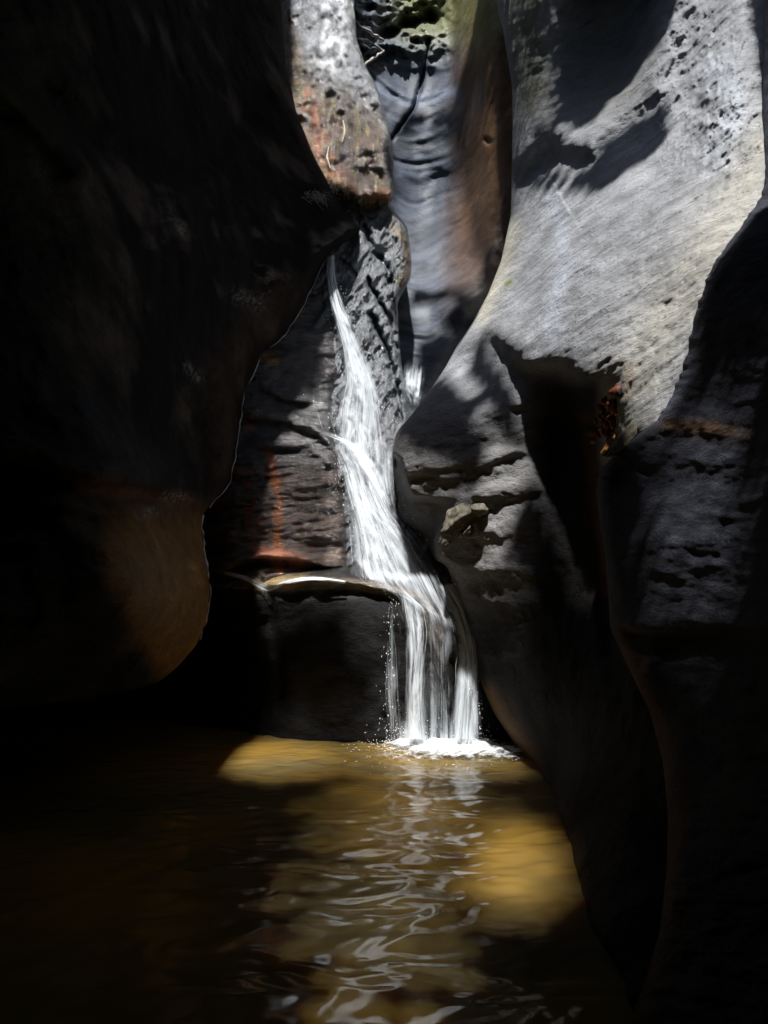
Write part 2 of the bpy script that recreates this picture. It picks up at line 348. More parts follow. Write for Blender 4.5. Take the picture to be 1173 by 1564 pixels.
# ---- wedged chockstone, upper left of the slot
cs_r = curve([(545, -450), (541, 0), (545, 60), (558, 100), (577, 135), (590, 180), (600, 225), (602, 280), (600, 305), (592, 322), (570, 336)])
cs_l = curve([(380, -450), (390, 0), (400, 100), (425, 200), (460, 270), (500, 305), (545, 330), (566, 337)])
def cs_feat(px, py):
    r = -.06*fbm(np.stack([px/13, py/24, 0*px+2], -1), 4, .6)-.15*fbm(np.stack([px/45, py/60, 0*px+7], -1), 3)
    r = r-.16*ledge(px, py, [(455, 225), (490, 275), (545, 305), (601, 300)], 5, 22)
    return r
def cs_col(px, py, V):
    c = np.ones(px.shape+(3,))*np.array([.22, .235, .26])
    n = fbm(np.stack([px/14, py/18, 0*px], -1), 4); n1 = perlin(np.stack([px/5, py/30, 0*px], -1))
    c = mixc(c, (.82, .85, .90), ridge(px, py, [(520, -60), (515, 30), (505, 90), (500, 140)], 24)*smooth(-.25, .25, n))  # white sky glare painted into the rock colour
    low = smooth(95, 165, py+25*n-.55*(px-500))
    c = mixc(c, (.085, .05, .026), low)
    c = mixc(c, (.16, .10, .05), smooth(468, 440, px-.25*(py-60)+10*n)*.9)
    c = mixc(c, (.26, .075, .022), ridge(px, py, [(468, 150), (482, 200), (500, 245), (530, 290)], 14)*smooth(-.3, .3, n+.1))
    c = mixc(c, (.17, .16, .07), low*smooth(.0, .4, n1)*.7)
    c = mixc(c, (.36, .13, .03), ridge(px, py, [(560, 300), (601, 296)], 7)*.8)
    c = mixc(c, (.42, .27, .11), ridge(px, py, [(505, 268), (530, 295)], 8)*smooth(-.2, .3, n1)*.8)
    c = mixc(c, (.36, .38, .40), ridge(px, py, [(590, 190), (598, 280)], 7)*.6)
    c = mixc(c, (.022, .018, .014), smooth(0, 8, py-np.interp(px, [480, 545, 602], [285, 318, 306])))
    return c
cs_d0 = tps([(390, -400, 8.6), (545, -400, 8.9), (400, 0, 7.9), (470, 0, 7.7), (545, 0, 7.9), (440, 120, 7.55), (520, 120, 7.35), (590, 180, 7.5), (480, 220, 7.4), (560, 220, 7.1), (600, 260, 7.3), (520, 290, 7.15), (580, 330, 7.3)])
cs_d = lambda x, y: cs_d0(x, y)+2.95
sheet('chockstone', rows(OFF, 337, 1.9), cs_l, cs_r, 110, cs_d, M_chock, cs_col, lambda px, py, V: 1.0+.15*perlin(V*4), cs_feat, round_l=(20, .4), round_r=(16, .30), noise=(.07, 2), fine=(.035, 9), wrap=1.0,
      lit=[[(400, -200), (560, -200), (550, 60), (605, 200), (612, 312), (545, 316), (480, 268), (430, 170)]],
      label='wet brown boulder with painted white glare, wedged in the slot above the waterfall', cat='boulder')

# ---- left wall of the slot
lw_r = curve([(425, -450), (431, 0), (437, 100), (452, 170), (480, 240), (503, 282), (522, 318), (545, 336), (552, 350), (535, 366), (507, 382), (496, 396), (489, 412), (463, 468), (432, 515), (398, 543),
              (384, 575), (371, 605), (364, 660), (351, 738), (330, 762), (310, 785), (308, 812), (316, 870), (320, 900), (316, 945), (300, 985), (272, 1018), (240, 1044), (190, 1058), (100, 1072), (0, 1085), (-200, 1100)])
def lw_feat(px, py):
    r = 0*px
    r = r-.22*ledge(px, py, [(-60, 700), (60, 712), (140, 738), (220, 745), (310, 778)], 9, 44)
    r = r-.12*ledge(px, py, [(0, 760), (150, 790), (300, 790)], 8, 26)
    r = r-.45*np.exp(-((px-240)/85)**2-((py-910)/110)**2)
    r = r+.30*np.exp(-((px-285)/36)**2-((py-650)/70)**2)
    r = r+.20*ridge(px, py, [(400, 150), (350, 210), (290, 265), (240, 255), (120, 200), (60, 130)], 20)
    r = r-.25*ridge(px, py, [(-60, 80), (30, 160), (120, 260)], 20)
    r = r-.18*ridge(px, py, [(420, 440), (340, 560), (345, 700)], 30)
    r = r-.10*ridge(px, py, [(110, 640), (180, 660), (260, 730)], 26)
    s2 = py+.10*px; r = r-.14*fbm(np.stack([px/150, s2/38, 0*px+2], -1), 5)*(.4+.6*smooth(500, 700, py))
    return r
def lw_col(px, py, V):
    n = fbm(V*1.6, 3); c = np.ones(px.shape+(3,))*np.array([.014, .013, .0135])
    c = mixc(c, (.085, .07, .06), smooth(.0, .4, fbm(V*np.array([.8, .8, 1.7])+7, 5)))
    c = mixc(c, (.30, .15, .035), np.exp(-((px-240)/95)**6-((py-920)/135)**6)*.95*smooth(-18, 22, px-150-.52*np.maximum(py-865, 0)+14*fbm(V*3, 3)))  # brown rock; slanted left edge paints where the light falls off
    c = mixc(c, (.16, .07, .03), ridge(px, py, [(0, 715), (110, 740), (220, 755), (290, 770)], 12)*.8)
    c = mixc(c, (.05, .035, .025), ridge(px, py, [(430, 450), (340, 570), (350, 700)], 40)*.6)
    c = mixc(c, (.06, .07, .02), ridge(px, py, [(-40, 100), (30, 160), (80, 210)], 16)*.8)
    c = mixc(c, (.05, .065, .04), smooth(200, 0, px)*.4)
    c = mixc(c, (.06, .065, .075), ridge(px, py, [(70, 600), (150, 640), (220, 720)], 30)*.7)
    return c*(1+.3*n)[..., None]
lw_d = tps([(-440, 0, 1.6), (-440, 800, 1.5), (-440, 1100, 1.6), (0, 0, 3.3), (0, 400, 3.2), (0, 800, 3.1), (0, 1050, 3.2), (200, 0, 5.0), (200, 400, 4.6), (200, 700, 4.4), (200, 900, 4.2), (120, 980, 3.9),
            (430, 0, 9.2), (430, -440, 9.8), (500, 280, 9.6), (550, 350, 9.55), (400, 400, 7.9), (395, 545, 8.5), (360, 660, 8.1), (310, 790, 7.2), (318, 900, 6.8), (240, 1040, 6.0), (0, 1085, 3.6), (-200, 1100, 2.6)])
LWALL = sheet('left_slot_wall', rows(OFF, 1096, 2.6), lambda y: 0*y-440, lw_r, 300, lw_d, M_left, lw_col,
      lambda px, py, V: np.clip(.04+.9*(ridge(px, py, [(362, 452), (396, 462)], 13)+ridge(px, py, [(285, 560), (303, 578)], 8)+ridge(px, py, [(255, 758), (285, 762)], 9)+ridge(px, py, [(210, 785), (240, 780)], 7)+ridge(px, py, [(480, 296), (497, 306)], 9))*smooth(-.05, .3, perlin(V*22))+.35*np.exp(-((px-240)/80)**2-((py-920)/110)**2), 0, 1), lw_feat, round_r=(22, .55), noise=(.24, 1.0), fine=(.045, 5), wrap=.8,
      label='black shadowed wall filling the left, with a brown bulge low down', cat='rock wall')

# ---- right wall: lit slope, nose and long fin down to the water
rw_l = curve([(752, -450), (757, 0), (770, 55), (782, 130), (783, 200), (780, 330), (765, 400), (745, 450), (722, 492), (700, 525), (678, 565), (655, 598), (630, 632), (605, 660), (599, 690), (600, 720), (606, 760), (604, 792), (622, 806), (640, 812),
              (650, 845), (664, 856), (682, 862), (697, 905), (715, 975), (735, 1045), (755, 1090), (785, 1135), (808, 1165), (838, 1215), (862, 1290), (878, 1370), (886, 1410), (930, 1475), (950, 1540), (957, 1640)])
def rw_feat(px, py):
    r = 0*px
    for ln, w, am in (([(600, 648), (680, 634), (780, 610)], 17, .055), ([(606, 712), (680, 706), (780, 690)], 15, .045), ([(700, 762), (750, 750), (820, 742)], 15, .07),
                      ([(690, 800), (740, 812), (800, 812)], 12, .03), ([(690, 862), (750, 870), (810, 870)], 17, .06), ([(700, 915), (760, 925), (820, 925)], 12, .03)):
        r = r-am*ridge(px, py, ln, w)
    # the dark wedge-shaped hollow under the nose
    hol = [(598, 690), (614, 700), (622, 735), (630, 757), (696, 763), (690, 785), (674, 812), (668, 830), (668, 862), (640, 860), (590, 800)]
    dl = pdist(px, py, hol+hol[:1])[0]; r = r+.75*np.where(inside(px, py, hol), smooth(-4, 9, dl), smooth(4, -9, -dl)*0)
    r = r-.10*np.exp(-((px-705)/30)**2-((py-795)/22)**2)
    # hollow above the arch
    r = r+.30*np.exp(-((px-715)/42)**2-((py-560)/34)**2)
    r = r-.18*ledge(px, py, [(740, 500), (800, 560), (860, 560), (900, 610)], 8, 34)
    # the ledge under the shaded scoop at the top
    lg = [(788, 290), (800, 250), (835, 218), (880, 235), (905, 232), (965, 175), (1010, 140), (1035, 60), (1080, -60)]
    r = r-.28*ledge(px, py, lg, 20, 60)
    r = r+.70*np.exp(-((px-930)/75)**2-((py-60)/140)**2)
    r = r-.22*ridge(px, py, [(815, -100), (820, 60), (812, 170), (800, 240)], 22)
    # upper right scaly bulge
    r = r-.34*np.exp(-((px-1105)/52)**2-((py-130)/95)**2)
    m = np.exp(-((px-1080)/90)**4-((py-130)/140)**4)
    r = r-.12*m*fbm(np.stack([(px+.5*py)/26, (py-.4*px)/60, 0*px], -1), 5, .6, True)
    # flow lines sweeping up to the right over the slope
    s = py+.55*(px-850)+.0006*(px-850)**2
    r = r-.055*fbm(np.stack([s/30, px/200, 0*px], -1), 5, .55)*smooth(950, 700, py)-.022*fbm(np.stack([s/9, px/22, 0*px+6], -1), 3)*smooth(640, 540, py)
    r = r-.05*fbm(np.stack([px/70, py/22, 0*px+8], -1), 3)*smooth(560, 640, py)*smooth(880, 800, px)
    # crevice with the rusty debris
    r = r+.06*np.exp(-((px-916)/16)**2-((py-650)/46)**2)
    r = r+.10*ridge(px, py, [(900, 650), (905, 760), (925, 900), (935, 1000)], 14)
    return r
def rw_col(px, py, V):
    c = np.ones(px.shape+(3,))*np.array([.27, .28, .30])
    n = fbm(np.stack([px/40, py/30, 0*px], -1), 3)
    c = c*(1+.35*n*smooth(700, 500, py))[..., None]; c = mixc(c, (.40, .385, .34), ridge(px, py, [(1165, 230), (1120, 330), (1060, 420), (1010, 500), (960, 600), (930, 700)], 50)*(.7+.5*n))
    c = mixc(c, (.48, .46, .38), ridge(px, py, [(778, 350), (768, 400), (735, 480)], 16)*.8)
    c = mixc(c, (.42, .46, .54), ridge(px, py, [(850, 300), (865, 400), (850, 440), (842, 520)], 15+5*n)*(.45+.6*n))
    c = mixc(c, (.42, .46, .52), ridge(px, py, [(1095, 100), (1125, 170), (1090, 250)], 22)*(.5+.6*n))
    c = mixc(c, (.10, .10, .09), smooth(835, 875, px)*smooth(230, 120, py)*smooth(1040, 940, px)*.7)  # shade of the overhung scoop painted darker into the colour
    c = mixc(c, (.10, .105, .055), ridge(px, py, [(800, -100), (805, 60), (818, 160)], 28)*(.6+.8*n))
    c = mixc(c, (.40, .42, .42), ridge(px, py, [(803, 190), (805, 225)], 3)*.7)
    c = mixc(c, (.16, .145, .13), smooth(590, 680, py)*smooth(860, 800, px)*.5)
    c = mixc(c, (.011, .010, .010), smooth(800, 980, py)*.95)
    c = mixc(c, (.012, .011, .011), smooth(785, 845, px)*smooth(560, 600, py)*smooth(925, 905, px-.2*np.maximum(py-700, 0))*.97)  # dark fin rock, deepened further to paint the shadow below the lit lip
    c = mixc(c, (.16, .09, .04), ridge(px, py, [(745, 1060), (790, 1130), (850, 1240), (880, 1370)], 16)*.6)
    c = mixc(c, (.14, .06, .04), ridge(px, py, [(895, 640), (910, 760), (925, 900)], 12)*.6)
    c = mixc(c, (.40, .28, .18), ridge(px, py, [(962, 560), (958, 600)], 6)*.5)
    c = mixc(c, (.16, .17, .05), ridge(px, py, [(774, 434), (779, 430)], 4)*.9)
    return c
rwp = [(752, -450, 10.5), (757, 0, 9.8), (783, 200, 9.3), (780, 330, 8.9), (765, 400, 8.6), (722, 492, 8.3), (655, 598, 8.1), (605, 665, 7.9), (600, 720, 7.9), (650, 850, 7.9), (715, 975, 7.8), (755, 1090, 7.7),
       (830, 0, 8.3), (930, 0, 8.0), (1040, -50, 7.1), (1150, 0, 6.1), (1150, 200, 5.1), (1300, 200, 4.4), (1300, -400, 5.8), (900, 250, 7.0), (1000, 250, 6.0), (860, 400, 6.5), (980, 450, 4.9), (1090, 400, 4.2), (800, 520, 6.7), (900, 560, 5.3), (1020, 600, 4.15),
       (700, 640, 7.3), (800, 660, 6.8), (860, 640, 6.5), (740, 760, 6.95), (890, 700, 6.15), (960, 640, 4.62), (965, 700, 4.62), (800, 900, 6.5), (900, 900, 5.85), (1000, 900, 4.6), (820, 1080, 6.5), (900, 1100, 5.2), (1000, 1100, 4.3), (930, 1250, 4.2), (960, 1400, 3.3), (1020, 1300, 3.6), (1010, 1500, 2.9), (1150, 1200, 3.2), (1300, 900, 3.2), (1300, 1500, 2.2)]
rwp += [(x, y, float(waterY(y))+.02) for x, y in ((808, 1165), (838, 1215), (862, 1290), (878, 1370), (886, 1410), (930, 1475), (950, 1540))]
rw_d = tps(rwp)
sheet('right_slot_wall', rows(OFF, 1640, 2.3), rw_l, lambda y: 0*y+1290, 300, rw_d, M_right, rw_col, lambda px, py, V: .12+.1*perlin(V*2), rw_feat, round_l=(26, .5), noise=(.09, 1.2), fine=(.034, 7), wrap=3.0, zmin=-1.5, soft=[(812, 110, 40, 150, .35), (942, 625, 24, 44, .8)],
      lit=[[(722, 492), (765, 400), (772, 335), (800, 300), (850, 292), (905, 300), (965, 262), (1020, 225), (1030, 150), (985, 160), (945, 190), (900, 222), (850, 228), (850, 205), (900, 195), (960, 130), (1010, 70), (1060, -60), (1160, -60), (1175, 120), (1175, 300), (1150, 400), (1110, 500), (1060, 610), (1000, 650), (962, 640), (945, 590), (905, 572), (880, 545), (830, 532), (800, 532), (770, 512)],
    [(925, 600), (960, 590), (1040, 600), (1000, 660), (960, 700), (915, 735), (915, 690), (925, 650)], [(616, 695), (600, 690), (600, 655), (655, 592), (690, 540), (722, 500), (728, 520), (705, 575), (730, 598), (745, 640), (700, 672), (750, 668), (775, 700), (795, 735), (795, 775), (750, 785), (770, 820), (750, 915), (735, 900), (690, 850), (678, 820), (700, 768), (632, 752)]],
      label='pale grey curved rock wall sweeping down the right into a long dark fin', cat='rock wall')

# ---- near block in the lower right
rb_l0 = curve([(1166, -450), (1166, 100), (1163, 180), (1168, 262), (1165, 300), (1148, 322), (1112, 372), (1088, 405), (1062, 480), (1048, 540), (1032, 590), (1000, 640), (955, 680), (922, 712), (908, 740), (914, 780), (926, 860), (932, 960), (960, 1020), (992, 1085), (1012, 1160), (1020, 1240), (1018, 1330), (1008, 1420), (985, 1500), (960, 1564), (950, 1640)])
def rb_l(y):
    y = np.asarray(y, float); j = 5*perlin(np.stack([y/26, 0*y, 0*y], -1))+3.5*perlin(np.stack([y/8, 0*y+4, 0*y], -1))
    return rb_l0(y)+j*smooth(240, 320, y)*smooth(780, 720, y)
def rb_feat(px, py):
    r = 0*px
    r = r-.07*ledge(px, py, [(935, 955), (1000, 968), (1120, 960), (1250, 970)], 6, 36)
    r = r+.06*np.exp(-((px-990)/55)**2-((py-735)/28)**2)
    r = r-.10*np.exp(-((px-1020)/70)**2-((py-850)/80)**2)
    r = r-.05*fbm(np.stack([px/60, py/30, 0*px+8], -1), 4)
    return r
def rb_col(px, py, V):
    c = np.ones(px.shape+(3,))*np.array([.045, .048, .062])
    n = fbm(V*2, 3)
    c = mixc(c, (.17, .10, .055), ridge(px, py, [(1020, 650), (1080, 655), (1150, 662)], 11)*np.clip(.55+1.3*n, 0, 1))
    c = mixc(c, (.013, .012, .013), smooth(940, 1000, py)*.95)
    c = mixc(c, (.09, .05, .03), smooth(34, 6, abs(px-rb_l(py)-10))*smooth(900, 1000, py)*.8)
    return c
rb_d = tps([(1190, -400, 5.6), (1600, -400, 3), (1180, 100, 5.0), (1180, 240, 4.5), (1148, 322, 3.95), (1062, 480, 3.85), (1000, 640, 4.1), (908, 740, 4.7), (932, 960, 4.3), (1000, 1085, 3.7), (1020, 1240, 3.1), (1018, 1330, 2.8), (985, 1500, 2.55), (955, 1600, 2.35),
            (1100, 600, 3.5), (1173, 600, 3.0), (1050, 850, 3.6), (1173, 850, 2.8), (1173, 1100, 2.6), (1173, 1400, 2.1), (1600, 300, 1.4), (1600, 800, 1.2), (1600, 1500, 1.1)])
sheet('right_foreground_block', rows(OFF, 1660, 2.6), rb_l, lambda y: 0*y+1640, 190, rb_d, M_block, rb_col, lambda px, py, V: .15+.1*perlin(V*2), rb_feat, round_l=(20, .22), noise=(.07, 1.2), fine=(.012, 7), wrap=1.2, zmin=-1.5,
      soft=[(1062, 800, 66, 165, .6), (1085, 655, 60, 40, .5)], lit=[[(1150, 275), (1172, 262), (1172, 300), (1160, 320), (1140, 310)]],
      label='dark blue grey rock block nearest on the right, below the lit slope', cat='rock')

exec_after = []
# ------------------------------------------------------------------ pool
def pool():
    ys = np.concatenate([np.linspace(-4, 2.2, 40), 2.2+7.8*np.linspace(0, 1, 620)**1.15]); xs = np.concatenate([np.linspace(-6, -2.6, 30)[:-1], np.linspace(-2.6, 2.6, 520), np.linspace(2.6, 6, 30)[1:]])
    X, Y = np.meshgrid(xs, ys)
    q = np.stack([X*1.5, Y*2.6, 0*X], -1); w = perlin(q)*.5
    z = .020*fbm(np.stack([X*2.3+w, Y*3.1+w, 0*X+1], -1), 3, .42)*.85+.0046*perlin(np.stack([X*6.5+w*2, Y*9+w*3, 0*X+6], -1))
    z = z*smooth(9, 4.5, Y)+z*.55
    r = np.hypot(X-.55, (Y-8.1)*1.0)
    z = z+.012*np.sin(r*17+2.2*w)*np.exp(-r*1.0)+.028*fbm(np.stack([X*7, Y*8, 0*X+3], -1), 3)*np.exp(-(r/.9)**2)
    m, nt, b = newmat('silty_tannin_water'); L = nt.links.new
    tc = nd(nt, 'ShaderNodeTexCoord'); n = nd(nt, 'ShaderNodeTexNoise'); n.inputs['Scale'].default_value = .55; n.inputs['Detail'].default_value = 3; L(tc.outputs['Object'], n.inputs['Vector'])
    cr = nd(nt, 'ShaderNodeValToRGB'); cr.color_ramp.elements[0].position = .35; cr.color_ramp.elements[1].position = .65
    cr.color_ramp.elements[0].color = (.14, .115, .055, 1); cr.color_ramp.elements[1].color = (.35, .20, .028, 1); L(n.outputs[0], cr.inputs[0])
    L(cr.outputs[0], b.inputs['Base Color']); b.inputs['Roughness'].default_value = .09; b.inputs['IOR'].default_value = 1.33
    b.inputs['Subsurface Weight'].default_value = 1; b.inputs['Subsurface Radius'].default_value = (1, .62, .25); b.inputs['Subsurface Scale'].default_value = .45; b.inputs['Specular IOR Level'].default_value = .95; b.subsurface_method = 'RANDOM_WALK'
    n2 = nd(nt, 'ShaderNodeTexNoise'); n2.inputs['Scale'].default_value = 9; n2.inputs['Detail'].default_value = 2; L(tc.outputs['Object'], n2.inputs['Vector'])
    bp = nd(nt, 'ShaderNodeBump'); bp.inputs['Strength'].default_value = .08; bp.inputs['Distance'].default_value = .01; L(n2.outputs[0], bp.inputs['Height']); L(bp.outputs[0], b.inputs['Normal'])
    mk('pool_water', np.stack([X, Y, z], -1), gridfaces(*X.shape, True), m, kind='structure')
    gx, gy = np.meshgrid(np.arange(200, 900, 2.), np.arange(1110, 1564, 1.5)); nn = perlin(np.stack([gx/40, gy/25, 0*gx], -1))
    k = inside(gx, gy, [(560, 1126), (740, 1130), (760, 1145), (570, 1145)]); LITPTS.append(P3(gx[k], gy[k], waterY(gy[k])))
    for cx, cy, rx, ry, pm in ((410, 1155, 170, 40, 1), (785, 1325, 80, 90, .8), (660, 1155, 180, 42, .9), (620, 1250, 160, 90, .28), (580, 1410, 160, 170, .16)):
        e = np.hypot((gx-cx)/rx, (gy-cy)/ry)+.18*nn; k = (e < 1.25); SOFT.append((P3(gx[k], gy[k], waterY(gy[k])), pm*(1-smooth(.2, 1.2, e[k]))))
    bed, bn, bb = newmat('pool_silt'); bb.inputs['Base Color'].default_value = (.1, .06, .02, 1); bb.inputs['Roughness'].default_value = 1
    X, Y = np.meshgrid(np.linspace(-9, 9, 60), np.linspace(-6, 17, 80)); z = -1.3+.15*perlin(np.stack([X, Y, 0*X], -1)); z = np.where(Y > 10.6, z, z)
    mk('pool_bed', np.stack([X, Y, z], -1), gridfaces(*X.shape, True), bed, kind='structure')
pool()

# ------------------------------------------------------------------ falling water
def water_mat(name, fu, fv, lo, hi, amax):
    m, nt, b = newmat(name); L = nt.links.new
    uv = nd(nt, 'ShaderNodeUVMap'); mp = nd(nt, 'ShaderNodeMapping'); mp.inputs['Scale'].default_value = (fu, fv, 1); L(uv.outputs[0], mp.inputs[0])
    n = nd(nt, 'ShaderNodeTexNoise'); n.inputs['Scale'].default_value = 1; n.inputs['Detail'].default_value = 7; n.inputs['Roughness'].default_value = .72; n.inputs['Distortion'].default_value = .35; L(mp.outputs[0], n.inputs[0])
    mp2 = nd(nt, 'ShaderNodeMapping'); mp2.inputs['Scale'].default_value = (fu*.20, fv*2.0, 1); L(uv.outputs[0], mp2.inputs[0])
    nb = nd(nt, 'ShaderNodeTexNoise'); nb.inputs['Scale'].default_value = 1; nb.inputs['Detail'].default_value = 4; nb.inputs['Roughness'].default_value = .6; nb.inputs['Distortion'].default_value = 1.2; L(mp2.outputs[0], nb.inputs[0])
    av = nd(nt, 'ShaderNodeMath', operation='ADD'); L(n.outputs[0], av.inputs[0]); L(nb.outputs[0], av.inputs[1])
    hf = nd(nt, 'ShaderNodeMath', operation='MULTIPLY'); L(av.outputs[0], hf.inputs[0]); hf.inputs[1].default_value = .5; nsum = hf
    at = nd(nt, 'ShaderNodeAttribute', attribute_name='dens')
    r = nd(nt, 'ShaderNodeMapRange', interpolation_type='SMOOTHSTEP'); r.inputs[1].default_value = lo; r.inputs[2].default_value = hi; L(nsum.outputs[0], r.inputs[0])
    # dense parts of the stream lift the whole sheet, thin parts leave separate threads
    ad = nd(nt, 'ShaderNodeMath', operation='MULTIPLY_ADD'); L(at.outputs['Fac'], ad.inputs[0]); ad.inputs[1].default_value = .14; L(nsum.outputs[0], ad.inputs[2]); L(ad.outputs[0], r.inputs[0])
    mu = nd(nt, 'ShaderNodeMath', operation='MULTIPLY'); L(r.outputs[0], mu.inputs[0]); L(at.outputs['Fac'], mu.inputs[1])
    m3 = nd(nt, 'ShaderNodeMath', operation='MULTIPLY', use_clamp=True); L(mu.outputs[0], m3.inputs[0]); m3.inputs[1].default_value = amax
    L(m3.outputs[0], b.inputs['Alpha']); b.inputs['Base Color'].default_value = (.80, .86, .92, 1); b.inputs['Roughness'].default_value = .25
    b.inputs['IOR'].default_value = 1.33
    bp = nd(nt, 'ShaderNodeBump'); bp.inputs['Strength'].default_value = .6; bp.inputs['Distance'].default_value = .02; L(n.outputs[0], bp.inputs['Height']); L(bp.outputs[0], b.inputs['Normal'])
    return m
MW = water_mat('white_falling_water', 40, 1.1, .44, .74, .95); MW2 = water_mat('thin_falling_water', 34, .9, .49, .76, .85)
mt, nt_, b_ = newmat('water_thread'); b_.inputs['Base Color'].default_value = (.82, .88, .94, 1); b_.inputs['Roughness'].default_value = .2; b_.inputs['Alpha'].default_value = .35
mf, nt_, b_ = newmat('white_foam'); b_.inputs['Base Color'].default_value = (.85, .88, .9, 1); b_.inputs['Roughness'].default_value = .45
def spline(pts, n):
    p = np.array(pts, float); m = len(p); q = np.vstack([2*p[0]-p[1], p, 2*p[-1]-p[-2]]); t = np.linspace(0, m-1-1e-6, n); i = t.astype(int); f = (t-i)[:, None]
    a, b, c, d = q[i], q[i+1], q[i+2], q[i+3]
    return .5*(2*b+(c-a)*f+(2*a-5*b+4*c-d)*f*f+(3*b-a-3*c+d)*f**3)
def base_depth(px, py, names):
    d = np.full(np.shape(px), 99.)
    for nme in names: d = np.minimum(d, SHEETS[nme](px, py, edges=False) if nme != 'fall' else 99)
    return d
WF = empty('waterfall', (float(P3(640, 1130, 8.0)[0]), 8.0, 0.0), 'white waterfall dropping in two stages down the slot into the pool', 'waterfall')
def stream(name, left, right, dep, mat, nu=30, nv=120, dens=None, threads=0, tw=(.004, .012), off=.05, ruf=.02, lit=True, seed=0, bulge=0.0, fade=(.04, .02)):
    tw = (tw[0]*.5, tw[1]*.42)
    Lc, Rc = spline(left, nv), spline(right, nv); u = np.linspace(0, 1, nu)
    PX = Lc[:, None, 0]+(Rc-Lc)[:, None, 0]*u; PY = Lc[:, None, 1]+(Rc-Lc)[:, None, 1]*u
    d = dep(PX, PY)
    # smooth the rock depth along the fall so water does not follow every nick
    for _ in range(10): d = (np.vstack([d[:1], d[:-1]])+d+np.vstack([d[1:], d[-1:]]))/3
    V_ = np.linspace(0, 1, nv)[:, None]+0*PX; U = 0*PX+u
    d = d-off-bulge*np.sin(np.pi*U)-ruf*fbm(np.stack([U*8, V_*3, 0*U+seed], -1), 3)
    V = P3(PX, PY, d)
    e = smooth(0, .3, U)*smooth(1, .7, U)*smooth(0, fade[0], V_)*smooth(1, 1-fade[1], V_); dn = e if dens is None else dens(U, V_, PX, PY)*e
    if lit: LITPTS.append(V.reshape(-1, 3))
    wm = float(np.linalg.norm(V[:, -1]-V[:, 0], axis=1).mean())
    ln = float(np.linalg.norm(np.diff(V[:, nu//2], axis=0), axis=1).sum())
    mk(name, V, gridfaces(nv, nu), mat, WF, attrs=dict(dens=dn.ravel()), uv=np.c_[(U*wm).ravel()+seed*3.1, (V_*ln).ravel()])
    if threads:
        threads = int(threads*.28)
        r = np.random.default_rng(seed+50); VV, FF, n0 = [], [], 0
        for k in range(threads):
            u0 = r.beta(1.3, 1.3); u1 = np.clip(u0+r.normal()*.04, 0, 1); a = r.uniform(0, .75); b = min(1, a+r.uniform(.12, .5)); m = 26
            t = np.linspace(a, b, m); iu = (u0+(u1-u0)*t)*(nu-1); iv = t*(nv-1)
            i0, j0 = np.minimum(iv.astype(int), nv-2), np.minimum(iu.astype(int), nu-2); fi, fj = (iv-i0)[:, None], (iu-j0)[:, None]
            C = (V[i0, j0]*(1-fi)+V[i0+1, j0]*fi)*(1-fj)+(V[i0, j0+1]*(1-fi)+V[i0+1, j0+1]*fi)*fj
            C[:, 1] -= r.uniform(.0, .05); rad = r.uniform(*tw)*np.sin(np.pi*np.clip(np.linspace(.02, .98, m), 0, 1))**.6*(1+.3*np.sin(np.linspace(0, r.uniform(6, 30), m)))
            C[:, 0] += .006*np.sin(np.linspace(0, r.uniform(2, 9), m)+r.uniform(0, 6))
            for ang in (0, 2.1, 4.2): VV.append(C+np.stack([np.cos(ang)*rad, np.sin(ang)*rad*.6, 0*rad], -1))
            for s in range(3):
                x = n0+s*m+np.arange(m-1); y = n0+((s+1) % 3)*m+np.arange(m-1); FF.append(np.stack([x, y, y+1, x+1], -1))
            n0 += 3*m
        mk('water_threads', np.concatenate(VV), np.concatenate(FF), mt, WF, kind='stuff')
D_fr = lambda x, y: np.minimum(SHEETS['waterfall_rock_face'](x, y, False), 99)
D_frs = lambda x, y: fr_d(x, y)-.25
D_low = lambda x, y: ld_d(x, y)-.34
stream('upper_cascade', [(496, 392), (498, 430), (507, 480), (518, 530), (520, 575), (508, 620), (504, 665), (512, 705)], [(513, 386), (519, 440), (540, 495), (566, 550), (588, 605), (600, 655), (606, 700), (604, 745)],
       D_frs, MW, 40, 160, dens=lambda U, V, x, y: np.clip(1.25-.55*V, 0, 1)*(1-.5*smooth(.4, 1, U)*V), threads=80, seed=1, bulge=.08, fade=(.01, .15))
stream('upper_cascade', [(497, 392), (501, 450), (514, 500), (524, 550), (526, 600), (516, 660), (512, 700)], [(502, 390), (508, 450), (532, 500), (556, 550), (572, 610), (580, 660), (585, 720)],
       lambda x, y: D_frs(x, y)-.08, MW, 30, 160, dens=lambda U, V, x, y: .7*np.clip(1.2-.8*V, 0, 1)+0*U, seed=2, bulge=.05)
stream('left_spray', [(460, 570), (470, 620), (490, 660)], [(516, 600), (515, 640), (518, 680)], lambda x, y: ls_d(x, y)-.12, MW2, 20, 60, dens=lambda U, V, x, y: .45+0*U, threads=8, tw=(.002, .005), seed=3, fade=(.4, .4))
stream('side_stream', [(470, 652), (500, 668), (535, 690), (552, 720), (575, 760), (590, 790)], [(470, 646), (503, 660), (545, 677), (575, 705), (592, 745), (602, 790)],
       lambda x, y: np.minimum(D_frs(x, y), ls_d(x, y)-.05)-.16, MW, 16, 80, dens=lambda U, V, x, y: .9+0*U, threads=12, tw=(.003, .006), seed=4, fade=(.35, .3))
stream('middle_cascade', [(500, 668), (511, 700), (522, 750), (529, 810), (528, 860), (530, 902)], [(560, 690), (585, 740), (602, 790), (632, 815), (668, 865), (700, 912)],
       lambda x, y: D_frs(x, y)-.06, MW, 44, 130, dens=lambda U, V, x, y: .85+.15*np.sin(U*9), threads=90, seed=5, ruf=.05, fade=(.15, .12))
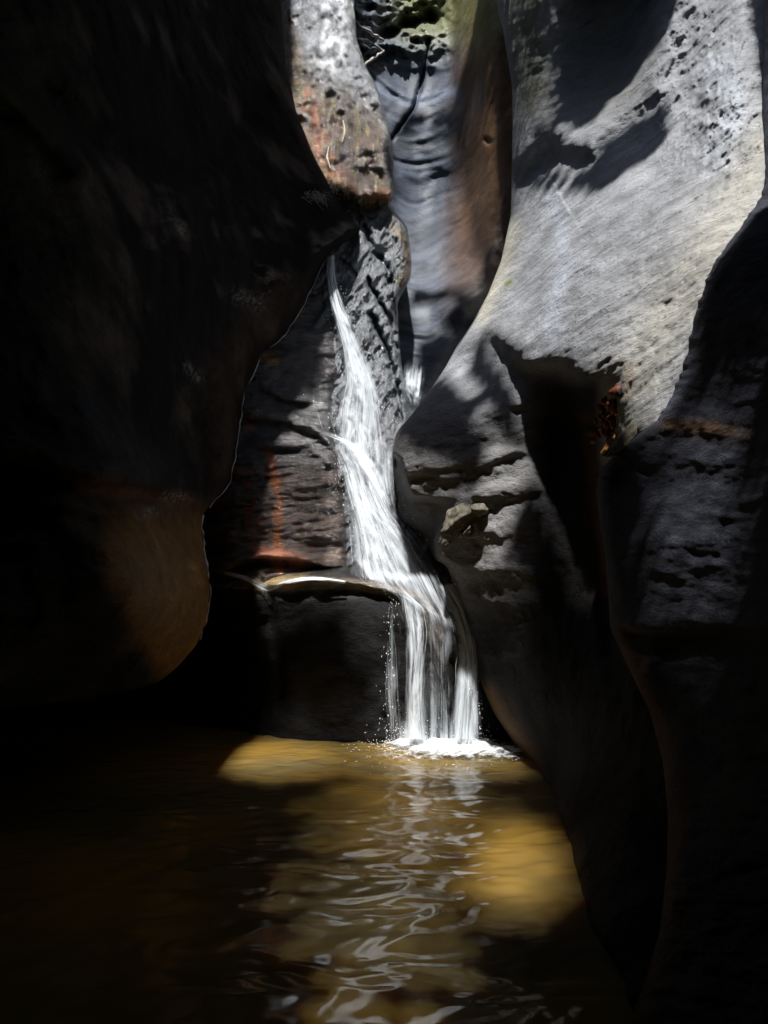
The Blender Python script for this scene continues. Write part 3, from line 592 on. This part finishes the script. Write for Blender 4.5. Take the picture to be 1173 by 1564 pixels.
stream('middle_cascade', [(515, 700), (530, 760), (545, 820), (560, 885)], [(570, 700), (600, 770), (640, 825), (690, 895)], lambda x, y: D_frs(x, y)-.16, MW, 30, 100, dens=lambda U, V, x, y: .6+0*U, threads=40, seed=6, ruf=.06)
stream('lip_flow', [(528, 866), (560, 893), (596, 905), (606, 925)], [(688, 872), (706, 922), (718, 965), (724, 1000)], lambda x, y: D_low(x, y)-.05, MW2, 50, 60, dens=lambda U, V, x, y: .95-.25*V, threads=60, tw=(.003, .007), seed=7, fade=(.1, .4))
stream('lower_curtain', [(606, 902), (614, 940), (620, 1000), (616, 1060), (612, 1132)], [(640, 905), (652, 950), (652, 1000), (652, 1060), (660, 1134)], D_low, MW2, 24, 110, dens=lambda U, V, x, y: .75+.6*V*np.exp(-((U-.55)/.3)**2), threads=90, tw=(.003, .008), seed=8)
stream('lower_curtain', [(660, 890), (684, 935), (696, 980), (693, 1040), (684, 1134)], [(694, 886), (719, 940), (732, 990), (736, 1050), (736, 1134)], lambda x, y: D_low(x, y)-.06, MW, 24, 110, dens=lambda U, V, x, y: 1.0+0*U, threads=90, tw=(.003, .010), seed=9)
stream('lower_curtain', [(596, 915), (592, 960), (588, 1040), (592, 1130)], [(604, 915), (606, 980), (612, 1060), (618, 1132)], D_low, MW2, 16, 90, dens=lambda U, V, x, y: .25+.5*V, threads=16, tw=(.002, .006), seed=10)
stream('lower_curtain', [(592, 905), (596, 960), (594, 1040), (590, 1134)], [(700, 900), (728, 960), (736, 1040), (740, 1134)], lambda x, y: D_low(x, y)+.03, MW2, 50, 110, dens=lambda U, V, x, y: .30+.45*V*np.sin(U*23)**2, threads=26, tw=(.002, .005), seed=11)
stream('ledge_trickle', [(325, 868), (370, 876), (410, 892), (440, 884), (480, 880), (530, 886)], [(325, 874), (370, 886), (408, 905), (440, 893), (480, 887), (530, 893)], lambda x, y: SHEETS['ledge_block'](x, y, False)+.0, MW2, 10, 120, dens=lambda U, V, x, y: 1.5+0*U, threads=20, tw=(.004, .009), off=.04, seed=12)
stream('far_stream', [(616, 548), (612, 590), (628, 625)], [(655, 548), (650, 590), (640, 625)], lambda x, y: 0*x+10.25, MW, 20, 30, dens=lambda U, V, x, y: .9+0*U, seed=13, ruf=.1, fade=(.3, .3))
stream('far_stream', [(572, 668), (566, 710), (572, 755), (590, 790)], [(604, 668), (606, 700), (606, 740), (612, 790)], lambda x, y: 0*x+8.75, MW, 20, 40, dens=lambda U, V, x, y: .95+0*U, seed=14, ruf=.1, fade=(.3, .3))

# ---- foam at the foot of the falls
fm, nt_, b_ = newmat('foamy_water_skin'); b_.inputs['Base Color'].default_value = (.8, .84, .86, 1); b_.inputs['Roughness'].default_value = .4
tc_ = nd(nt_, 'ShaderNodeTexCoord'); n_ = nd(nt_, 'ShaderNodeTexNoise'); n_.inputs['Scale'].default_value = 9; n_.inputs['Detail'].default_value = 8; n_.inputs['Roughness'].default_value = .7; nt_.links.new(tc_.outputs['Object'], n_.inputs['Vector'])
at_ = nd(nt_, 'ShaderNodeAttribute', attribute_name='dens'); ma_ = nd(nt_, 'ShaderNodeMath', operation='MULTIPLY_ADD'); nt_.links.new(at_.outputs['Fac'], ma_.inputs[0]); ma_.inputs[1].default_value = .5; nt_.links.new(n_.outputs[0], ma_.inputs[2])
mr_ = nd(nt_, 'ShaderNodeMapRange', interpolation_type='SMOOTHSTEP'); mr_.inputs[1].default_value = .64; mr_.inputs[2].default_value = .90; mr_.inputs[4].default_value = .9; nt_.links.new(ma_.outputs[0], mr_.inputs[0]); nt_.links.new(mr_.outputs[0], b_.inputs['Alpha'])
fx, fy = np.meshgrid(np.linspace(-.6, 2.0, 220), np.linspace(5.9, 8.45, 150)); rr = 0
for ax in (.32, .52, .86): rr = np.maximum(rr, np.exp(-(((fx-ax)/.30)**2+((fy-7.95)/.28)**2)))
rr = np.maximum(rr, .78*np.exp(-(((fx-.72)/.75)**2+((fy-7.6)/.5)**2))); rr = np.clip(rr+.18*perlin(np.stack([fx*3, fy*4, 0*fx], -1)), 0, 1)*smooth(0, .12, rr)
fz = .020+.05*np.clip(rr, 0, 1)*(1+perlin(np.stack([fx*9, fy*9, 0*fx+2], -1)))+.012*perlin(np.stack([fx*22, fy*22, 0*fx+8], -1))*rr
mk('foam_skin', np.stack([fx, fy, fz], -1), gridfaces(*fx.shape, True), fm, WF, attrs=dict(dens=rr.ravel()))
def blobs(n, place, size, seed):
    r = np.random.default_rng(seed); V, Fc = [], []
    oc = np.array([[1, 0, 0], [-1, 0, 0], [0, 1, 0], [0, -1, 0], [0, 0, 1], [0, 0, -1]], float)
    ft = np.array([[0, 2, 4], [2, 1, 4], [1, 3, 4], [3, 0, 4], [2, 0, 5], [1, 2, 5], [3, 1, 5], [0, 3, 5]])
    for k in range(n):
        c = place(r); s = size(r); V.append(c+oc*s*(1+.4*r.normal(size=(6, 1)))); Fc.append(ft+6*k)
    return np.concatenate(V), np.concatenate(Fc)
def fp(r):
    a = r.choice([628, 650, 706, 716, 600, 720], p=[.2, .2, .2, .2, .1, .1]); x, y = a+r.normal()*34, 1137+abs(r.normal())*8
    if r.random() < .35: x, y = r.uniform(520, 800), 1133+abs(r.normal())*18+(max(0, a-650))*.2
    x = min(x, 800); p = P3(x, y, waterY(y)); p[2] = .015+abs(r.normal())*.012; return p
V, Fc = blobs(380, fp, lambda r: np.array([r.uniform(.003, .013), r.uniform(.003, .009), r.uniform(.002, .005)]), 3)
mk('splash_foam', V, Fc, mf, WF, kind='stuff')
def sp(r):
    a = r.choice([628, 650, 710, 722, 600]); x = a+r.normal()*16; p = P3(x, 1130, 7.95+r.normal()*.12); p[2] = abs(r.normal())*.11; return p
stream('splash_mist', [(588, 1088), (584, 1110), (580, 1142)], [(742, 1088), (746, 1110), (752, 1142)], lambda x, y: 0*x+7.95, MW2, 60, 30, dens=lambda U, V, x, y: .95*V*(.75+.5*np.sin(U*17+1)**2), seed=21, fade=(.5, .02), lit=False)
def fs(r):
    t = r.random(); y = 430+690*t; xl_ = np.interp(y, [430, 560, 660, 760, 880, 1120], [506, 524, 505, 520, 596, 592]); xr_ = np.interp(y, [430, 560, 660, 760, 880, 1120], [520, 575, 606, 612, 690, 738])
    x = (xl_ if r.random() < .5 else xr_)+r.normal()*7; d = float(np.interp(y, [430, 660, 900, 1120], [9.6, 9.1, 8.1, 7.85])); return P3(x, y, d-abs(r.normal())*.08)
V, Fc = blobs(800, fs, lambda r: np.array([1, 1, r.uniform(1, 4)])*r.uniform(.0015, .0042), 14)
mk('flying_drops', V, Fc, mf, WF, kind='stuff')
V, Fc = blobs(700, sp, lambda r: np.ones(3)*r.uniform(.002, .006), 4)
mk('splash_droplets', V, Fc, mf, WF, kind='stuff')

# ------------------------------------------------------------------ unseen roof added to shape the sunlight; outer rock
def light_mask():
    cell = .04; x0, x1, y0, y1 = -6.5, 6.5, -4.5, 15.5; nx, ny = int((x1-x0)/cell), int((y1-y0)/cell)
    zr = lambda Y: np.where(Y > 0, 2.5+1.02*Y, 2.5+.25*Y)
    Lp = np.concatenate(LITPTS); opn = np.zeros((ny, nx), bool)
    t = np.zeros(len(Lp))
    for _ in range(12):
        Q = Lp+t[:, None]*SUN; t = t+(zr(Q[:, 1])-Q[:, 2])/(SUN[2]-1.02*SUN[1])
    Q = Lp+t[:, None]*SUN; i = ((Q[:, 1]-y0)/cell).astype(int); j = ((Q[:, 0]-x0)/cell).astype(int)
    # keep only the openings whose light really reaches its rock, one test per light mask cell
    from mathutils.bvhtree import BVHTree
    trees = []
    for o_ in list(S.objects):
        if o_.type == 'MESH' and o_.parent is None and not o_.name.startswith('pool'):
            me_ = o_.data; n_ = len(me_.vertices); co = np.empty(n_*3, np.float32); me_.vertices.foreach_get('co', co); co = co.reshape(-1, 3)+np.array(o_.location)
            fi = np.empty(len(me_.loops), np.int32); me_.loops.foreach_get('vertex_index', fi); trees.append(BVHTree.FromPolygons(co.tolist(), fi.reshape(-1, 4).tolist()))
    key = i*100000+j; _, first = np.unique(key, return_index=True); okc = set(); sv = Vector(SUN)
    for f_ in first:
        p_ = Vector(Lp[f_])+Vector((0, -.06, 0))+sv*.15
        if not any(t_.ray_cast(p_, sv)[0] is not None for t_ in trees): okc.add(int(key[f_]))
    vis = np.isin(key, np.array(sorted(okc))); i, j = i[vis], j[vis]
    k = (i > 1) & (i < ny-2) & (j > 1) & (j < nx-2); opn[i[k], j[k]] = True
    for _ in range(2):
        o = opn.copy(); o[1:] |= opn[:-1]; o[:-1] |= opn[1:]; o[:, 1:] |= opn[:, :-1]; o[:, :-1] |= opn[:, 1:]; opn = o
    o = ~opn
    for _ in range(2):
        p = o.copy(); p[1:] |= o[:-1]; p[:-1] |= o[1:]; p[:, 1:] |= o[:, :-1]; p[:, :-1] |= o[:, 1:]; o = p
    opn = ~o
    X, Y = np.meshgrid(x0+cell*np.arange(nx+1), y0+cell*np.arange(ny+1)); cx, cy = X[:-1, :-1]+cell/2, Y[:-1, :-1]+cell/2
    # dithered holes added to pass dimmed sunlight onto pool and rock
    rr_ = np.random.default_rng(5)
    for Pt, pr in SOFT:
        t = np.zeros(len(Pt))
        for _ in range(12):
            Q = Pt+t[:, None]*SUN; t = t+(zr(Q[:, 1])-Q[:, 2])/(SUN[2]-1.02*SUN[1])
        Q = Pt+t[:, None]*SUN; i = ((Q[:, 1]-y0)/cell).astype(int); j = ((Q[:, 0]-x0)/cell).astype(int)
        key = i*100000+j; _, first = np.unique(key, return_index=True); okc = set()
        for f_ in first:
            p_ = Vector(Pt[f_])+Vector((0, -.06, 0))+sv*.15
            if not any(t_.ray_cast(p_, sv)[0] is not None for t_ in trees): okc.add(int(key[f_]))
        vis = np.isin(key, np.array(sorted(okc))); i, j, pr = i[vis], j[vis], pr[vis]
        acc = np.zeros((ny, nx)); np.maximum.at(acc, (i, j), pr); bay = np.array([[0, 8, 2, 10], [12, 4, 14, 6], [3, 11, 1, 9], [15, 7, 13, 5]])/16.+.03
        opn |= np.tile(bay, (ny//4+1, nx//4+1))[:ny, :nx] < acc
    # the open slot above the far chamber
    opn |= (cy > 11.2+.3*np.sin(cx*3)) & (cx > -.7) & (cx < 3.4) & (cy < 14.5)
    print('light mask open share', opn.mean())
    b = P = np.stack([X, Y, zr(Y)], -1); top = b+SUN*.5
    top = top.copy(); n = (nx+1)*(ny+1); idx = np.arange(n).reshape(ny+1, nx+1)
    q = lambda m, o: np.stack([idx[:-1, :-1][m]+o, idx[:-1, 1:][m]+o, idx[1:, 1:][m]+o, idx[1:, :-1][m]+o], -1)
    Fc = [q(~opn, 0), q(~opn, n)[:, ::-1]]
    h = np.zeros((ny+1, nx), int); s = (~opn).astype(int)
    dy = np.diff(s, axis=0) != 0; a, c = idx[1:-1, :-1][dy], idx[1:-1, 1:][dy]; Fc.append(np.stack([a, c, c+n, a+n], -1))
    dx = np.diff(s, axis=1) != 0; a, c = idx[:-1, 1:-1][dx], idx[1:, 1:-1][dx]; Fc.append(np.stack([a, c, c+n, a+n], -1))
    V = np.concatenate([b.reshape(-1, 3), top.reshape(-1, 3)]); Fc = np.concatenate(Fc)
    used = np.unique(Fc); mp = np.zeros(len(V), int); mp[used] = np.arange(len(used)); V = V[used]; Fc = mp[Fc]
    mk('light_mask_roof', V, Fc, M_left, kind='structure', attrs=dict(col=np.tile([.02, .019, .018], (len(V), 1)), wet=np.full(len(V), .2)), smooth_=False)
light_mask()
def shell():
    # rough rock mass closing the slot around and behind the viewer
    a = np.linspace(0, 2*np.pi, 161); z = np.linspace(-1.6, 20, 60); A, Z = np.meshgrid(a, z)
    rx, ry = 6.3, 10.6; ca, sa = np.cos(A), np.sin(A); e = .35
    X = rx*np.sign(ca)*abs(ca)**e; Y = 5.6+9.8*np.sign(sa)*abs(sa)**e
    q = np.stack([X, Y, Z], -1); d = .25*fbm(q*.5, 3); X = X*(1+d*.1); Y = Y+d*.3
    zr = np.where(Y > 0, 2.5+1.02*Y, 2.5+.25*Y)+.15; V = np.stack([X, Y, -1.6+(Z+1.6)/21.6*(zr+1.6)], -1)
    mk('canyon_outer_rock', V, gridfaces(*A.shape), M_left, kind='structure', attrs=dict(col=np.tile([.02, .019, .018], (V.shape[0]*V.shape[1], 1)), wet=np.full(V.shape[0]*V.shape[1], .2)))
shell()

# ------------------------------------------------------------------ small things
def plain(name, col, rough=.7, spec=.3):
    m, nt, b = newmat(name); n = nd(nt, 'ShaderNodeTexNoise'); n.inputs['Scale'].default_value = 25; n.inputs['Detail'].default_value = 6; tc = nd(nt, 'ShaderNodeTexCoord'); nt.links.new(tc.outputs['Object'], n.inputs['Vector'])
    mx = nd(nt, 'ShaderNodeMapRange'); mx.inputs[1].default_value = .3; mx.inputs[2].default_value = .7; mx.inputs[3].default_value = .5; mx.inputs[4].default_value = 1.35; nt.links.new(n.outputs[0], mx.inputs[0])
    v = nd(nt, 'ShaderNodeVectorMath', operation='SCALE'); v.inputs[0].default_value = col; nt.links.new(mx.outputs[0], v.inputs['Scale']); nt.links.new(v.outputs[0], b.inputs['Base Color'])
    b.inputs['Roughness'].default_value = rough; b.inputs['Specular IOR Level'].default_value = spec
    bp = nd(nt, 'ShaderNodeBump'); bp.inputs['Strength'].default_value = .7; bp.inputs['Distance'].default_value = .01; nt.links.new(n.outputs[0], bp.inputs['Height']); nt.links.new(bp.outputs[0], b.inputs['Normal'])
    return m
def tube(name, pts, rad, mat, parent=None, sides=6, n=40, wob=0, **kw):
    C = spline(pts, n); rad = np.interp(np.linspace(0, 1, n), np.linspace(0, 1, len(rad)), rad) if np.ndim(rad) else np.full(n, rad)
    if wob: C = C+wob*np.stack([perlin(C*9+k*7) for k in range(3)], -1)
    T = np.gradient(C, axis=0); T /= np.linalg.norm(T, axis=1)[:, None]; A = np.cross(T, [.3, 1, .1]); A /= np.linalg.norm(A, axis=1)[:, None]; B = np.cross(T, A)
    a = np.linspace(0, 2*np.pi, sides+1)[:-1]; V = C[:, None]+rad[:, None, None]*(A[:, None]*np.cos(a)[None, :, None]+B[:, None]*np.sin(a)[None, :, None])
    i = np.arange(n*sides).reshape(n, sides); j = np.roll(i, -1, 1); Fc = np.stack([i[:-1], j[:-1], j[1:], i[1:]], -1).reshape(-1, 4)
    return mk(name, V, Fc, mat, parent, **kw)
def stone(name, c, size, mat, rot=(0, 0, 0), seed=0, sharp=.35, parent=None, sub=18, **kw):
    """angular rock lump: a superellipsoid cut by random planes and roughened"""
    u, v = np.meshgrid(np.linspace(0, 2*np.pi, 2*sub+1), np.linspace(-np.pi/2, np.pi/2, sub)); D = np.stack([np.cos(v)*np.cos(u), np.cos(v)*np.sin(u), np.sin(v)], -1)
    r = np.random.default_rng(seed); R_ = np.ones(D.shape[:2])
    for k in range(9):
        nrm = r.normal(size=3); nrm /= np.linalg.norm(nrm); h = r.uniform(.55, .85); d = (D*nrm).sum(-1); R_ = np.minimum(R_, np.where(d > .05, h/np.maximum(d, .05), 9))
    R_ = R_*(1+.30*fbm(D*2.2+seed, 5)); P = D*R_[..., None]*np.array(size)
    from mathutils import Euler
    P = P @ np.array(Euler([math.radians(a) for a in rot]).to_matrix()).T+np.array(c)
    return mk(name, P, gridfaces(*u.shape), mat, parent, smooth_=True, **kw)
def on(px, py, sh, lift=0.03): return P3(px, py, float(SHEETS[sh](np.array([float(px)]), np.array([float(py)]))[0])-lift)
M_rust = plain('rust_red_stone', (.22, .055, .022), .6); M_orange = plain('orange_ironstone', (.52, .24, .06), .6); M_pale = plain('pale_quartz', (.6, .56, .5), .4); M_tan = plain('tan_sandstone', (.12, .108, .08), .85); M_brown = plain('brown_stone', (.11, .05, .03), .7)
M_twig = plain('bleached_twig', (.45, .38, .28), .7); M_root = plain('pale_root', (.38, .36, .33), .7); M_moss = plain('dark_moss', (.05, .045, .02), .9); M_rim_light = plain('painted_rim_light', (.62, .62, .66), .3, .9); M_dark = plain('dark_wet_stone', (.035, .032, .03), .45)  # pale strip material paints the left wall's rim light
rub = empty('rusty_rubble', on(930, 690, 'right_slot_wall', .05), 'crumbling rust red rubble jammed in the dark crevice of the right wall', 'rubble')
rq = np.random.default_rng(8)
for k in range(34):
    t_ = rq.random(); x_, y_ = 945-26*t_+rq.normal()*8, 596+78*t_+rq.normal()*7; z_ = rq.uniform(.018, .048)
    stone('rubble_stone', on(x_, y_, 'right_slot_wall', .02), (z_*rq.uniform(.7, 1.2), z_, z_*rq.uniform(.8, 1.8)), [M_rust, M_rust, M_brown, M_dark, M_orange][int(rq.choice(5, p=[.35, .2, .25, .15, .05]))], tuple(rq.uniform(-60, 60, 3)), k, parent=rub, sub=9)
stone('orange_slab', on(934, 674, 'right_slot_wall', .10), (.03, .05, .15), M_orange, (0, 42, 0), 5, label='bright orange splinter of stone lodged at the foot of the rust red rubble', cat='rock')
stone('tan_slab', on(962, 664, 'right_slot_wall', .08), (.06, .12, .28), M_tan, (0, 46, 0), 8, label='long tan stone wedge leaning beside the orange splinter', cat='rock')
stone('pebble', on(907, 674, 'right_slot_wall', .05), (.028, .025, .024), M_pale, (0, 0, 0), 6, sub=10, label='small pale pebble left of the orange splinter', cat='pebble')
kn = empty('knobbly_rock', on(706, 795, 'right_slot_wall', 0), 'tan knobbly rock with a round knob in the notch of the right wall', 'rock')
stone('block', on(704, 796, 'right_slot_wall', .0), (.24, .16, .15), M_tan, (0, -28, 0), 21, parent=kn, sub=40)
stone('knob', on(733, 777, 'right_slot_wall', .05), (.085, .09, .065), M_tan, (0, 0, 0), 22, parent=kn, sub=24)
stone('chip', on(684, 822, 'right_slot_wall', .03), (.06, .07, .13), M_tan, (0, 35, 0), 24, parent=kn, sub=24)
stone('chip', on(716, 812, 'right_slot_wall', .03), (.10, .07, .05), M_tan, (0, -35, 0), 27, parent=kn, sub=24)
# twigs and roots on and above the chockstone
CS = 'chockstone'
for k, (pl, lb) in enumerate((([(524, 184), (526, 200), (523, 216)], 'upper of the two pale upright twigs on the wet wedged boulder'), ([(502, 224), (500, 240), (504, 256)], 'lower of the two pale upright twigs on the wet wedged boulder'))):
    tube('twig', [on(x, y, CS, .04) for x, y in pl], [.006, .014, .009], M_twig, label=lb, cat='twig', group='twigs on the boulder')
def hair(name, cx, cy, sh, n, ln, mat, seed, label, cat, dirs=(0, 360)):
    r = np.random.default_rng(seed); VV, FF, n0 = [], [], 0
    for k in range(n):
        a = math.radians(r.uniform(*dirs)); L_ = ln*r.uniform(.4, 1); p = on(cx+r.normal()*9, cy+r.normal()*5, sh, .03); q = p+np.array([math.cos(a)*L_, -r.uniform(.02, .12), math.sin(a)*L_]); m = (p+q)/2+r.normal(size=3)*.03
        C = spline([p, m, q], 8); rad = np.linspace(.004, .0015, 8)
        for g in (0, 2.1, 4.2): VV.append(C+np.stack([np.cos(g)*rad, .5*np.sin(g)*rad, np.sin(g)*rad], -1))
        for s_ in range(3):
            x = n0+s_*8+np.arange(7); y = n0+((s_+1) % 3)*8+np.arange(7); FF.append(np.stack([x, y, y+1, x+1], -1))
        n0 += 24
    mk(name, np.concatenate(VV), np.concatenate(FF), mat, label=label, cat=cat, kind='stuff')
hair('root_tuft', 482, 298, 'left_slot_wall', 60, .22, M_root, 1, 'tangle of fine pale rootlets on the wall edge left of the wedged boulder', 'roots', (200, 340))
hair('mossy_debris', 540, 312, CS, 120, .20, M_moss, 2, 'dark mossy debris hanging from the lower end of the wedged boulder', 'moss', (200, 340))
hair('mossy_debris', 512, 282, CS, 70, .14, M_twig, 5, 'tan bark scraps along the lower left edge of the wedged boulder', 'bark', (200, 340))
for k, (pl, lb) in enumerate((([(541, 32), (560, 46), (585, 62)], 'top'), ([(545, 58), (562, 64), (584, 76)], 'middle'), ([(552, 104), (566, 92), (586, 78)], 'lowest'))):
    tube('root', [on(x, y, 'fluted_back_wall', .10) for x, y in pl], [.02, .03, .025], M_root, wob=.02, label=lb+' of three pale roots spread on the back wall beside the boulder', cat='root', group='roots on the back wall')
# thin pale strip added along the left wall's edge to paint rim light
lw_root = LWALL
def rim_strip(pts, w0, w1):
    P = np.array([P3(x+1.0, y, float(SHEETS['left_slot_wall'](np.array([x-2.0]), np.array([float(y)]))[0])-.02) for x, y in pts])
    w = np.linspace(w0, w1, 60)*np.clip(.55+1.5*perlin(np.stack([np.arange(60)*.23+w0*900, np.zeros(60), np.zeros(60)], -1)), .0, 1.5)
    tube('rim_light_strip', P, list(w), M_rim_light, LWALL, sides=5, n=160, wob=.015)
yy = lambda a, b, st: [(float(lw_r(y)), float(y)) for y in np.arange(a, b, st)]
rim_strip(yy(400, 785, 11), .005, .008); rim_strip(yy(788, 985, 9), .017, .006)
